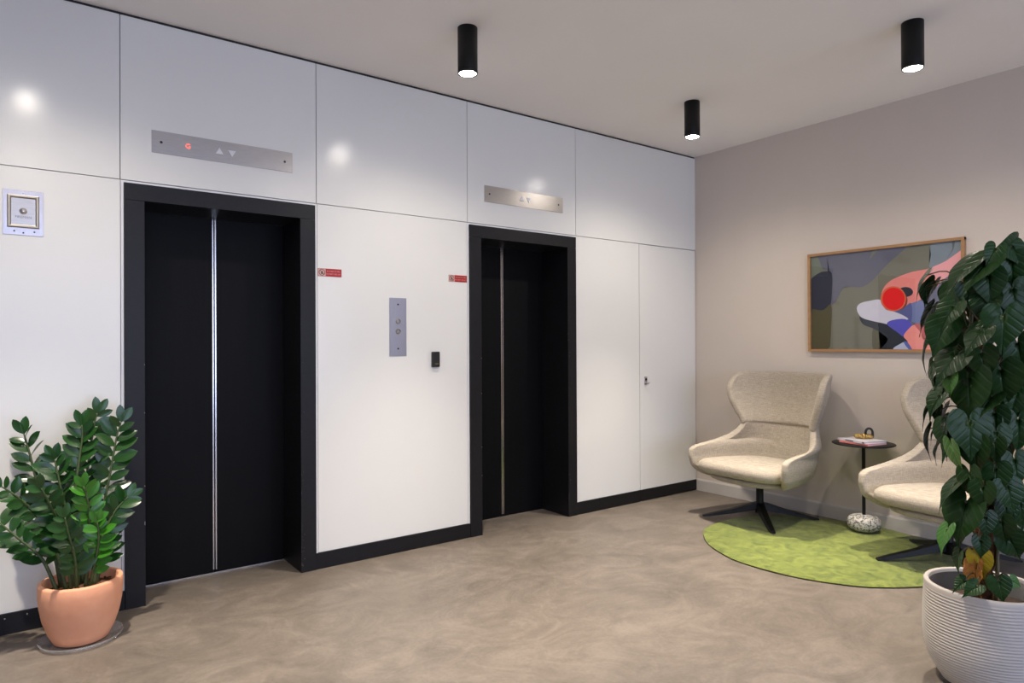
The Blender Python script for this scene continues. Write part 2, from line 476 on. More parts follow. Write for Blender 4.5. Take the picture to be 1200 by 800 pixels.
for i in range(5):
    xx = -7.57 + 1.785 * i
    box('frame', xx - 0.03, xx + 0.03, YB - 0.09, YB - 0.03, 0.3, 2.7, 'blackmetal', w1)
    if i < 4: box('pane', xx + 0.03, xx + 1.755, YB - 0.065, YB - 0.059, 0.3, 2.7, 'glass', w1)

# elevator wall: dark-jointed backing with the lacquered panels hung on it
ED = [(-4.594, -4.501, -3.684, -3.592), (-2.487, -2.390, -1.578, -1.489)]   # outer / opening edges of the two door frames
ZF, ZO = 2.190, 2.102
BT = 0.097
bm = bmesh.new()
add_box(bm, XL, -4.594, 0.02, 0.4, -0.06, H + 0.1)
add_box(bm, -3.592, -2.487, 0.02, 0.4, -0.06, H + 0.1)
add_box(bm, -1.489, 0.0, 0.02, 0.4, -0.06, H + 0.1)
for a in ED: add_box(bm, a[0], a[3], 0.02, 0.4, ZF, H + 0.1)
wl = from_bm('wall_left', bm, 'joint'); tag(wl, 'white panelled wall holding the two elevators', 'wall', kind=S)


def panel(x0, x1, z0, z1):
    return box('panel', x0, x1, 0.0, 0.02, z0, z1, 'panel', wl, bev=0.0012)


ZS = 2.204
PT = 3.051
for x0, x1 in ((XL, -6.302), (-6.298, -4.612), (-4.608, -3.583), (-3.579, -2.500), (-2.496, -1.483), (-1.479, -0.001)):
    panel(x0, x1, ZS + 0.002, PT)
for x0, x1 in ((XL, -6.302), (-6.298, -4.610), (-3.576, -2.503), (-1.475, -0.759)):
    panel(x0, x1, BT + 0.001, ZS - 0.002)
t1 = box('trim_1', XL, 0.0, 0.008, 0.0195, PT, H, 'gapblack'); tag(t1, 'thin black shadow gap under the ceiling', 'trim', kind=S)  # black strip stands in for the shade of a deeper recess

# black skirting on the elevator wall, cream skirting on the right wall
bl = thing('baseboard_left', (0, 0, 0), 'black skirting along the elevator wall', 'baseboard', kind=S)
for x0, x1 in ((XL, -4.595), (-3.591, -2.488), (-1.488, -0.762)):
    b_ = box('board', x0, x1, -0.008, 0.0195, 0.0, BT, 'black', bl, bev=0.001)
for sx, sz in ((-5.085, 0.075), (-5.0, 0.078)):
    bm = bmesh.new(); add_lathe(bm, [(0, 0.004), (0.003, 0.003), (0.0045, 0)], 8)
    s_ = from_bm('screw', bm, 'chrome', bl, True); s_.matrix_basis = Matrix.Translation((sx, -0.008, sz)) @ Matrix.Rotation(math.radians(90), 4, 'X')
bm = bmesh.new()
prof = [(0, 0), (-0.012, 0), (-0.012, 0.094), (-0.006, 0.106), (0, 0.106)]
va = [bm.verts.new((x - 0.0, YB, z)) for x, z in prof]; vb = [bm.verts.new((x, 0.0, z)) for x, z in prof]
for i in range(len(prof)):
    j = (i + 1) % len(prof); bm.faces.new((va[i], va[j], vb[j], vb[i]))
bm.faces.new(va); bm.faces.new(vb[::-1])
br = from_bm('baseboard_right', bm, 'skirting'); tag(br, 'pale grey skirting behind the armchairs', 'baseboard', kind=S)

# ------------------------------------------------------------------ elevator doors
RD = 0.308
LAB = ('black elevator doorway beside the zamioculcas plant', 'black elevator doorway nearer the armchairs')
for k, (a0, a1, a2, a3) in enumerate(ED):
    d = thing('door_%d' % (k + 1), ((a1 + a2) / 2, 0, 0), LAB[k], 'elevator door', kind=S)
    o = (d.location.x, 0, 0)
    box('jamb', a0, a1, -0.012, RD + 0.04, 0, ZO, 'black', d, 0.0015, o)
    box('jamb', a2, a3, -0.012, RD + 0.04, 0, ZO, 'black', d, 0.0015, o)
    box('header', a0, a3, -0.012, RD + 0.04, ZO + 0.001, ZF, 'black', d, 0.0015, o)
    mid = (a1 + a2) / 2
    for sgn, (x0, x1) in ((1, (a1 + 0.001, mid - 0.004)), (-1, (mid + 0.004, a2 - 0.001))):
        lf = box('door_leaf', x0, x1, RD, RD + 0.035, 0.010, ZO, 'doorleaf', d, 0.001, o)
        ex = x1 if sgn > 0 else x0
        ed = box('edge_strip', min(ex, ex - sgn * 0.0065), max(ex, ex - sgn * 0.0065), RD - 0.004, RD - 0.0005, 0.022, ZO - 0.001, 'chrome', lf, 0.0, o)
    box('backing', a1, a2, RD + 0.036, RD + 0.05, 0, ZO, 'hole', d, 0, o)
    box('sill', a1, a2, RD - 0.006, RD + 0.034, 0.0, 0.006, 'chrome', d, 0, o)
    # slim white edging between frame and panels
    bm = bmesh.new()
    e = 0.0135
    add_box(bm, a0 - e - o[0], a0 - 0.001 - o[0], 0.0, 0.019, BT, ZF + 0.0115)
    add_box(bm, a3 + 0.001 - o[0], a3 + e - o[0], 0.0, 0.019, BT, ZF + 0.0115)
    add_box(bm, a0 - 0.001 - o[0], a3 + 0.001 - o[0], 0.0, 0.019, ZF + 0.001, ZF + 0.0115)
    from_bm('edging', bm, 'whitetrim', d)
    # chipped paint on the jamb arrises
    bm = bmesh.new()
    rr = random.Random(k + 3)
    for q in range(34):
        zc = rr.random() ** 2.0 * 1.5 + 0.04; hh = rr.uniform(0.001, 0.004); ww = rr.uniform(0.0006, 0.002)
        xs = a2 - o[0] + rr.choice([0.002, 0.002, rr.uniform(0.003, 0.02)])
        add_box(bm, xs, xs + ww, -0.0126, -0.0118, zc, zc + hh)
    for zc in (0.42, 0.62, 1.25, 1.0):
        add_box(bm, a1 - 0.004 - o[0], a1 - 0.001 - o[0], -0.0126, -0.0118, zc, zc + (0.018 if zc == 0.42 and k == 0 else 0.004))
    from_bm('paint_chip', bm, 'chip', d)

# service door with quarter-turn lock
d3 = thing('door_3', (-0.38, 0, 0), 'white flush service door in the corner of the elevator wall', 'door', kind=S)
o3 = (-0.38, 0, 0)
box('leaf', -0.754, -0.009, -0.001, 0.019, BT + 0.001, ZS - 0.005, 'panel', d3, 0.0012, o3)
box('kick_board', -0.757, -0.003, -0.008, 0.0195, 0.008, BT, 'black', d3, 0.001, o3)
bm = bmesh.new(); add_box(bm, -0.017, 0.017, -0.009, -0.0012, -0.035, 0.035, 0.006, 3)
lk = from_bm('lock_plate', bm, 'steelv', d3); lk.location = (-0.686 + 0.38, 0, 1.03)
bm = bmesh.new(); add_lathe(bm, [(0, 0.003), (0.009, 0.003), (0.010, 0)], 14)
c_ = from_bm('keyhole', bm, 'hole', lk, True); c_.matrix_basis = Matrix.Translation((0.001, -0.009, 0.012)) @ Matrix.Rotation(math.radians(90), 4, 'X')
bm = bmesh.new(); add_tube(bm, [(-0.008, -0.008, -0.014), (-0.008, -0.026, -0.018), (0.004, -0.03, -0.024), (0.02, -0.03, -0.018)], [0.007, 0.006, 0.006, 0.005], 8)
from_bm('latch_lever', bm, 'steelv', lk, True)

# ------------------------------------------------------------------ elevator fittings on the wall


def plate(name, x0, x1, z0, z1, m, label, cat, group=None, depth=0.003):
    c = ((x0 + x1) / 2, -0.0005, (z0 + z1) / 2)
    t = thing(name, c, label, cat, group)
    bm = bmesh.new(); add_box(bm, x0 - c[0], x1 - c[0], -depth, 0.0, z0 - c[2], z1 - c[2], 0.0008, 1)
    from_bm('plate', bm, m, t)
    return t


def disc(name, x, z, r, m, parent, y=-0.0033, h=0.001, n=14):
    bm = bmesh.new(); add_lathe(bm, [(0, h), (r * 0.85, h), (r, 0)], n)
    o = from_bm(name, bm, m, parent, False)
    o.matrix_basis = Matrix.Translation((x, y, z)) @ Matrix.Rotation(math.radians(90), 4, 'X')
    return o


def arrow(parent, x, z, s, up, m='button'):
    bm = bmesh.new()
    k = 1 if up else -1
    pts = [(-s, -s * 0.75 * k), (s, -s * 0.75 * k), (0, s * 0.95 * k)]
    f = [bm.verts.new((px, -0.006, pz)) for px, pz in pts]; b = [bm.verts.new((px * 1.12, -0.003, pz * 1.12)) for px, pz in pts]
    bm.faces.new(f)
    for i in range(3): bm.faces.new((f[i], f[(i + 1) % 3], b[(i + 1) % 3], b[i]))
    a = from_bm('arrow', bm, m, parent); a.location = (x, 0, z)
    return a


for k, (x0, x1) in enumerate(((-4.466, -3.726), (-2.354, -1.617))):
    t = plate('floor_indicator', x0, x1, 2.367, 2.485, 'steel',
              ('long steel floor indicator plate with lit red G', 'long steel indicator plate with arrows nearer the armchairs')[k], 'indicator', 'steel indicator plates over the elevators')
    disc('screw', -0.325, 0.0, 0.007, 'hole', t); disc('screw', 0.325, 0.0, 0.007, 'hole', t)
    arrow(t, -0.036, 0.001, 0.020, True); arrow(t, 0.030, -0.001, 0.020, False)
    if k == 0:
        text_mesh('floor_letter', 'G', 0.036, 'ledred', t, wall_text_matrix(-0.195, -0.0036, 0.0))

t = plate('call_panel', -3.101, -2.979, 1.275, 1.654, 'steelv', 'upright steel call panel with two round buttons', 'call panel')
for dz in (0.037, -0.029):
    bm = bmesh.new(); add_lathe(bm, [(0.0135, 0.0), (0.0175, 0.0), (0.0175, 0.004), (0.0150, 0.005), (0.0135, 0.004)], 20, close=True)
    rg = from_bm('button_ring', bm, 'brass', t, True); rg.matrix_basis = Matrix.Translation((0, -0.003, dz)) @ Matrix.Rotation(math.radians(90), 4, 'X')
    disc('button', 0, dz, 0.013, 'steel', t, y=-0.003, h=0.003, n=18)
disc('screw', 0, 0.147, 0.006, 'hole', t); disc('screw', 0, -0.141, 0.006, 'hole', t)

# fireman switch plate with raised bronze frame
t = plate('fireman_switch', -5.090, -4.932, 1.879, 2.092, 'steelv', 'square steel switch plate marked FIREMAN with raised bronze frame', 'switch')
bm = bmesh.new()
fw, fh = 0.062, 0.078
fo = [(-fw, -fh), (fw, -fh), (fw, fh), (-fw, fh)]
rows = []
for ins, yy in ((0, -0.003), (0.004, -0.013), (0.011, -0.013), (0.015, -0.004)):
    rows.append([bm.verts.new((x - math.copysign(ins, x), yy, z - math.copysign(ins, z))) for x, z in fo])
for a, b in zip(rows[:-1], rows[1:]):
    for i in range(4): bm.faces.new((a[i], a[(i + 1) % 4], b[(i + 1) % 4], b[i]))
fr_ = from_bm('raised_frame', bm, 'brass', t); fr_.location = (0.0, 0, 0.006)
bm = bmesh.new(); add_box(bm, -0.047, 0.047, -0.0042, -0.0031, -0.063, 0.063); cv = from_bm('cover', bm, 'steel', t); cv.location = (0, 0, 0.006)
bm = bmesh.new(); add_lathe(bm, [(0, 0.006), (0.009, 0.006), (0.010, 0.003), (0.014, 0.004), (0.016, 0.0)], 20)
kb = from_bm('key_switch', bm, 'chrome', t, True); kb.matrix_basis = Matrix.Translation((0, -0.0042, 0.008)) @ Matrix.Rotation(math.radians(90), 4, 'X')
text_mesh('lettering', 'FIREMAN', 0.016, 'inktext', t, wall_text_matrix(0, -0.0046, -0.021))
disc('screw', -0.035, -0.088, 0.004, 'hole', t); disc('screw', 0.0, -0.095, 0.004, 'hole', t); disc('screw', 0.043, -0.088, 0.004, 'hole', t)
disc('screw', 0.0, 0.094, 0.004, 'chrome', t)

# red fire notices
for k, (x0, x1, z0, z1) in enumerate(((-3.574, -3.424, 1.767, 1.815), (-2.654, -2.506, 1.781, 1.828))):
    t = plate('fire_notice', x0, x1, z0, z1, 'signred',
              ('small red fire notice beside the elevator with the plant', 'small red fire notice above the black card reader')[k], 'sign', 'red fire notices beside the elevators', 0.002)
    bm = bmesh.new(); add_box(bm, -0.073, -0.027, -0.0026, -0.0019, -0.022, 0.022); from_bm('pictogram_field', bm, 'signpale', t)
    bm = bmesh.new(); add_lathe(bm, [(0.016, 0), (0.0195, 0), (0.0195, 0.0006), (0.016, 0.0006)], 24, close=True)
    add_box(bm, -0.017, 0.017, -0.0015, 0.0015, 0.0, 0.0006)
    rg = from_bm('prohibition_ring', bm, 'signgrey', t); rg.matrix_basis = Matrix.Translation((-0.050, -0.0026, 0)) @ Matrix.Rotation(math.radians(90), 4, 'X') @ Matrix.Rotation(math.radians(-45), 4, 'Z')
    bm = bmesh.new(); v_ = [bm.verts.new((x, -0.0030, z)) for x, z in ((-0.058, -0.010), (-0.043, -0.010), (-0.044, 0.0), (-0.049, 0.011), (-0.055, 0.001))]; bm.faces.new(v_)
    from_bm('flame', bm, 'signgrey', t)
    text_mesh('lettering', 'IN CASE OF FIRE', 0.0115, 'signpale', t, wall_text_matrix(0.023, -0.0024, 0.008))
    text_mesh('lettering', 'DO NOT USE LIFT', 0.0115, 'signpale', t, wall_text_matrix(0.023, -0.0024, -0.009))

# card reader
t = thing('card_reader', (-2.765, -0.0005, 1.249), 'small black card reader below a red notice', 'card reader')
bm = bmesh.new(); add_box(bm, -0.029, 0.029, -0.022, 0, -0.052, 0.052, 0.007, 3); from_bm('body', bm, 'blackplastic', t)
bm = bmesh.new(); add_box(bm, -0.010, 0.018, -0.0226, -0.0215, -0.031, -0.028); from_bm('logo_line', bm, 'gold', t)

# ------------------------------------------------------------------ ceiling spotlights
LX = {0: -4.99, 1: -3.068, 2: -1.170}
LY = (-0.893, -2.351)
LL = {(1, 0): 'black cylinder spotlight on the ceiling between the two elevators',
      (2, 1): 'black cylinder spotlight high above the armchairs, away from the elevators',
      (2, 0): 'black cylinder spotlight nearest the room corner',
      (0, 0): 'black cylinder spotlight above the potted zamioculcas, beyond the picture edge',
      (0, 1): 'black cylinder spotlight over the viewer, beyond the top left picture edge',
      (1, 1): 'black cylinder spotlight over the middle of the lobby, beyond the top picture edge'}
for iy, ly in enumerate(LY):
    for ix, lx in LX.items():
        lab = LL.get((ix, iy))
        t = thing('ceiling_spotlight', (lx, ly, H), lab, 'spotlight', 'black cylinder spotlights on the ceiling')
        lathe('housing', [(0, -0.0005), (0.054, -0.0005), (0.054, -0.246), (0.053, -0.250), (0.048, -0.250), (0.047, -0.238), (0, -0.236)], 'blackmetal', t, 32)
        lathe('lens', [(0, -0.2545), (0.025, -0.2535), (0.040, -0.2505), (0.0465, -0.246), (0.0465, -0.2395), (0, -0.2395)], 'lens', t, 28)
        # reflector beam and the wide spill of the protruding lens
        for pw_, ang, bl_ in ((BEAM_W, 66, 1.0), (SPILL_W, 156, 0.7)):
            sd = bpy.data.lights.new('lamp', 'SPOT'); sd.energy = pw_; sd.color = LAMP_COL
            sd.spot_size = math.radians(ang); sd.spot_blend = bl_; sd.shadow_soft_size = 0.04
            so = bpy.data.objects.new('lamp', sd); COL.objects.link(so); so.parent = t; so.location = (0, 0, -0.262)

# ------------------------------------------------------------------ rug
RC = (-0.745, -1.61); RX, RY = 0.735, 0.785
bm = bmesh.new()
rr = random.Random(5)
NR, NA = 46, 150
rings = []
cvert = bm.verts.new((0, 0, 0.014))
for i in range(1, NR + 1):
    q = i / NR; ring = []
    for j in range(NA):
        a = 2 * math.pi * j / NA
        e = 1 + (0.006 * math.sin(7 * a) + 0.004 * math.sin(13 * a + 1)) * q
        x, y = RX * q * e * math.cos(a), RY * q * e * math.sin(a)
        z = 0.0135 + 0.0025 * math.sin(9 * x + 4 * math.sin(5 * y)) * math.sin(8 * y) + rr.uniform(-0.0014, 0.0014)
        if i == NR: z = 0.008
        ring.append(bm.verts.new((x, y, z)))
    rings.append(ring)
for j in range(NA): bm.faces.new((cvert, rings[0][j], rings[0][(j + 1) % NA]))
for a, b in zip(rings[:-1], rings[1:]):
    for j in range(NA): bm.faces.new((a[j], b[j], b[(j + 1) % NA], a[(j + 1) % NA]))
rug = thing('round_rug', (RC[0], RC[1], 0), 'round lime green pile rug under the armchairs', 'rug')
from_bm('pile', bm, 'rug', rug, True)
bm = bmesh.new()
add_lathe(bm, [(0, 0.0005), (1.0, 0.0005), (1.0, 0.0075), (0, 0.0078)], 120)
for v in bm.verts: v.co.x *= RX * 1.0; v.co.y *= RY * 1.0
from_bm('backing', bm, 'rugedge', rug, True)

# ------------------------------------------------------------------ armchairs


def interp(tab, z):
    for (z0, *a), (z1, *b) in zip(tab[:-1], tab[1:]):
        if z <= z1:
            t = max(0.0, (z - z0) / (z1 - z0)); t = t * t * (3 - 2 * t) * 0.5 + t * 0.5
            return [p + (q - p) * t for p, q in zip(a, b)]
    return list(tab[-1][1:])


# height: half width, back x, front reach x, squareness
LOWER = [(0.325, 0.300, -0.20, 0.250, 0.62), (0.36, 0.375, -0.265, 0.335, 0.60), (0.40, 0.405, -0.285, 0.378, 0.58), (0.47, 0.418, -0.30, 0.388, 0.56),
         (0.520, 0.418, -0.305, 0.382, 0.56), (0.545, 0.416, -0.31, 0.345, 0.57), (0.555, 0.410, -0.311, 0.22, 0.58), (0.570, 0.393, -0.312, 0.07, 0.60), (0.600, 0.362, -0.315, -0.02, 0.64), (0.645, 0.330, -0.32, -0.075, 0.68), (0.69, 0.308, -0.325, -0.11, 0.7), (0.74, 0.305, -0.33, -0.12, 0.7)]
UPPER = [(0.700, 0.300, -0.320, -0.115, 0.7), (0.74, 0.315, -0.328, -0.11, 0.68), (0.82, 0.355, -0.345, -0.085, 0.64), (0.90, 0.390, -0.36, -0.065, 0.60),
         (0.98, 0.408, -0.375, -0.065, 0.58), (1.05, 0.405, -0.385, -0.10, 0.58), (1.09, 0.395, -0.39, -0.15, 0.58), (1.118, 0.372, -0.394, -0.22, 0.58)]


def sheet(tab, nz, ns, off=0.0):
    z0, z1 = tab[0][0], tab[-1][0]
    vs = []
    for i in range(nz + 1):
        z = z0 + (z1 - z0) * i / nz
        w, xb, xf, p = interp(tab, z)
        for j in range(ns + 1):
            s = -1 + 2 * j / ns
            th = s * math.pi / 2
            y = w * math.copysign(abs(math.sin(th)) ** p, s)
            x = xb + (xf - xb) * (1 - abs(math.cos(th)) ** (2 - p))
            vs.append((x + off, y, z))
    fs = [(i * (ns + 1) + j, i * (ns + 1) + j + 1, (i + 1) * (ns + 1) + j + 1, (i + 1) * (ns + 1) + j) for i in range(nz) for j in range(ns)]
    return vs, fs


def bake(o, thick=None, sub=1, offset=0.0):
    if thick:
        md = o.modifiers.new('solid', 'SOLIDIFY'); md.thickness = thick; md.offset = offset; md.use_even_offset = False
    if sub:
        md = o.modifiers.new('sub', 'SUBSURF'); md.levels = sub; md.render_levels = sub
    dg = bpy.context.evaluated_depsgraph_get()
    me = bpy.data.meshes.new_from_object(o.evaluated_get(dg))
    o.modifiers.clear(); old = o.data; o.data = me; bpy.data.meshes.remove(old)
    for p in me.polygons: p.use_smooth = True


def slab(xb, xf, w, z0, z1, exp=3.2, n=44, crown=0.02, rnd=0.05, tilt=0.0):
    """Rounded cushion: stacked superellipse rings."""
    bm = bmesh.new()
    cx, rx = (xb + xf) / 2, (xf - xb) / 2
    levels = [(0.0, z0 + 0.0), (0.6, z0), (0.90, z0 + 0.004), (0.985, z0 + (z1 - z0) * 0.25), (1.0, z0 + (z1 - z0) * 0.5), (0.985, z0 + (z1 - z0) * 0.75),
              (0.93, z1 - 0.006), (0.8, z1 + crown * 0.35), (0.5, z1 + crown * 0.85), (0.0, z1 + crown)]
    rings = []
    for k, z in levels:
        if k == 0: rings.append([bm.verts.new((cx, 0, z + tilt * 0))]); continue
        rg = []
        for i in range(n):
            a = 2 * math.pi * i / n
            c, s = math.cos(a), math.sin(a)
            x = rx * k * math.copysign(abs(c) ** (2 / exp), c); y = w * k * math.copysign(abs(s) ** (2 / exp), s)
            y *= 1 - 0.26 * max(0.0, 0.25 - x / rx) ** 1.3
            rg.append(bm.verts.new((cx + x, y, z + tilt * (x / rx))))
        rings.append(rg)
    for a, b in zip(rings[:-1], rings[1:]):
        for i in range(n):
            j = (i + 1) % n
            if len(a) == 1: bm.faces.new((a[0], b[j], b[i]))
            elif len(b) == 1: bm.faces.new((a[i], a[j], b[0]))
            else: bm.faces.new((a[i], a[j], b[j], b[i]))
    return bm


def armchair(loc, rz, base_rz, off, label):
    t = thing('lounge_chair', loc, label, 'armchair', 'oatmeal wingback lounge chairs', rz=rz)
    v, f = sheet(LOWER, 30, 34); o = from_data('backrest', v, f, 'fabric', t, True); bake(o, 0.050, 1)
    v, f = sheet(UPPER, 14, 26, 0.012); o = from_data('headrest', v, f, 'fabric', t, True); bake(o, 0.052, 1)
    from_bm('seat_cushion', slab(-0.25, 0.45, 0.372, 0.352, 0.452, 4.6, crown=0.014, tilt=0.012), 'fabric', t, True)
    from_bm('seat_pan', slab(-0.19, 0.39, 0.330, 0.308, 0.362, 3.0, crown=0.0), 'fabric', t, True)
    sh = Matrix.Rotation(-rz, 3, 'Z') @ Vector(off)
    for ch in t.children: ch.location = sh
    lathe('column', [(0, 0.06), (0.034, 0.06), (0.034, 0.13), (0.027, 0.14), (0.027, 0.30), (0.045, 0.315), (0, 0.315)], 'blackmetal', t, 20)
    for i in range(4):
        bm = bmesh.new(); secs = []
        for r, w, z0, z1 in ((0.0, 0.036, 0.070, 0.125), (0.06, 0.034, 0.062, 0.112), (0.20, 0.028, 0.035, 0.068), (0.38, 0.023, 0.004, 0.022), (0.425, 0.016, 0.0, 0.010)):
            z0 += 0.017; z1 += 0.017
            secs.append([bm.verts.new(q) for q in ((r, -w, z0), (r, w, z0), (r, w * 0.72, z1), (r, -w * 0.72, z1))])
        for a, b in zip(secs[:-1], secs[1:]):
            for k in range(4): bm.faces.new((a[k], a[(k + 1) % 4], b[(k + 1) % 4], b[k]))
        bm.faces.new(secs[0][::-1]); bm.faces.new(secs[-1])
        lg = from_bm('leg', bm, 'blackmetal', t); lg.rotation_euler = (0, 0, base_rz - rz + math.pi / 4 + i * math.pi / 2)
    return t


armchair((-0.49, -0.97, 0), math.pi - math.radians(4), 0.0, (0.05, -0.03, 0), 'oatmeal wingback lounge chair beside the corner of the elevator wall')
armchair((-0.48, -2.25, 0), math.pi - math.radians(7), math.radians(5), (0.035, -0.08, 0), 'oatmeal wingback lounge chair half hidden by the tall climbing plant')

# ------------------------------------------------------------------ side table with books and ornament
TX, TY = -0.218, -1.618
tb = thing('side_table', (TX, TY, 0.0155), 'black round side table on a speckled stone foot', 'side table')
lathe('table_top', [(0, 0.612), (0.196, 0.612), (0.203, 0.616), (0.203, 0.621), (0.200, 0.623), (0, 0.621)], 'blackmetal', tb, 48)
lathe('pole', [(0, 0.09), (0.0115, 0.09), (0.0115, 0.600), (0.03, 0.612), (0, 0.612)], 'blackmetal', tb, 16)
pr = []
for i in range(15):
    a = -math.pi / 2 + math.pi * i / 14
    pr.append((0.108 * abs(math.cos(a)) ** 0.62, 0.058 + 0.058 * math.copysign(abs(math.sin(a)) ** 0.75, a)))
pr[0] = (0, 0.0); pr[-1] = (0, 0.116)
lathe('stone_foot', pr, 'terrazzo', tb, 32)
ZT = 0.6385
B0 = Vector((TX, TY, ZT))


def book(z, th, w, l, rz, dx, dy, cover, label):
    t = thing('magazine', (TX + dx, TY + dy, z), label, 'magazine', 'magazines on the side table', rz=rz)
    bm = bmesh.new(); add_box(bm, -w / 2 + 0.002, w / 2 - 0.002, -l / 2 + 0.003, l / 2 - 0.003, 0.0015, th - 0.0015); from_bm('pages', bm, 'paper', t)
    bm = bmesh.new(); add_box(bm, -w / 2, w / 2, -l / 2, l / 2, 0, 0.0014); add_box(bm, -w / 2, w / 2, -l / 2, l / 2, th - 0.0014, th)
    add_box(bm, -w / 2 - 0.001, -w / 2 + 0.0014, -l / 2, l / 2, 0, th)
    from_bm('cover', bm, cover, t)
    return t


book(ZT + 0.0008, 0.012, 0.185, 0.235, math.radians(-14), -0.03, -0.01, 'pink', 'pink magazine at the bottom of the pile on the side table')
t = book(ZT + 0.0135, 0.015, 0.190, 0.245, math.radians(-18), -0.025, 0.0, 'whitecover', 'white magazine on top of the pink one')
bm = bmesh.new(); add_box(bm, -0.0975, -0.0962, -0.02, 0.05, 0.004, 0.011); from_bm('spine_print', bm, 'inktext', t)
bm = bmesh.new(); add_box(bm, -0.0975, -0.0962, -0.115, -0.095, 0.003, 0.012); from_bm('spine_print', bm, 'inktext', t)
orn = thing('ornament', (TX - 0.005, TY - 0.005, ZT + 0.0292), 'gold lumpy ornament with a black arch on the magazines', 'ornament', rz=math.radians(-55))
bm = bmesh.new()
for i in range(5):
    m_ = Matrix.Translation((-0.042 + 0.021 * i, 0.004 * math.sin(i * 2.3), 0.018)) @ Matrix.Rotation(i * 0.8, 4, 'Y') @ Matrix.Diagonal((0.022, 0.019, 0.0165, 1))
    bmesh.ops.create_icosphere(bm, subdivisions=2, radius=1.0, matrix=m_)
from_bm('gold_links', bm, 'gold', orn)
pts = [(0.012, 0, 0.010)] + [(0.034 + 0.022 * math.cos(a), 0, 0.045 + 0.030 * math.sin(a)) for a in [math.pi - math.pi * i / 8 for i in range(9)]] + [(0.056, 0, 0.010)]
tube('arch', pts, 0.0085, 'blackplastic', orn, 10)

# ------------------------------------------------------------------ framed picture
PX = -0.030
pc = thing('framed_picture', (0, -1.648, 1.28), 'oak framed abstract print with red disc on the warm grey wall', 'picture')
oy, oz = -1.648, 1.28
Y0, Y1, Z0, Z1 = -2.190, -1.106, 1.279, 2.042
fw = 0.020
box('frame_bar', PX - 0.006, -0.001, Y0, Y1, Z1 - fw, Z1, 'oak', pc, 0.001, (0, oy, oz))
box('frame_bar', PX - 0.006, -0.001, Y0, Y1, Z0, Z0 + fw, 'oak', pc, 0.001, (0, oy, oz))
box('frame_bar', PX - 0.0062, -0.001, Y0, Y0 + fw, Z0 + fw * 0.0, Z1, 'oak', pc, 0.001, (0, oy, oz))
box('frame_bar', PX - 0.0062, -0.001, Y1 - fw, Y1, Z0 + fw * 0.0, Z1, 'oak', pc, 0.001, (0, oy, oz))
ART = PX + 0.012
shapes = []


def zp(x, y):
    """A point of the print, read on the picture plane (the print is a flat thing on the wall)."""
    p = on_x(940 + x / 5.335, 270 + y / 5.335, ART)
    return (min(max(p.y, Y0 + fw), Y1 - fw), min(max(p.z, Z0 + fw), Z1 - fw))


def ell(cx, cy, rx, ry, n=36, a0=0, a1=360):
    return [(cx + rx * math.cos(math.radians(a0 + (a1 - a0) * i / n)), cy + ry * math.sin(math.radians(a0 + (a1 - a0) * i / n))) for i in range(n)]


def smooth2(pts, k=5):
    n = len(pts); out = []
    for i in range(n):
        p0, p1, p2, p3 = (Vector(pts[(i + q) % n]) for q in (-1, 0, 1, 2))
        for j in range(k):
            t = j / k
            out.append(tuple(0.5 * ((2 * p1) + (p2 - p0) * t + (2 * p0 - 5 * p1 + 4 * p2 - p3) * t * t + (3 * p1 - p0 - 3 * p2 + p3) * t ** 3)))
    return out


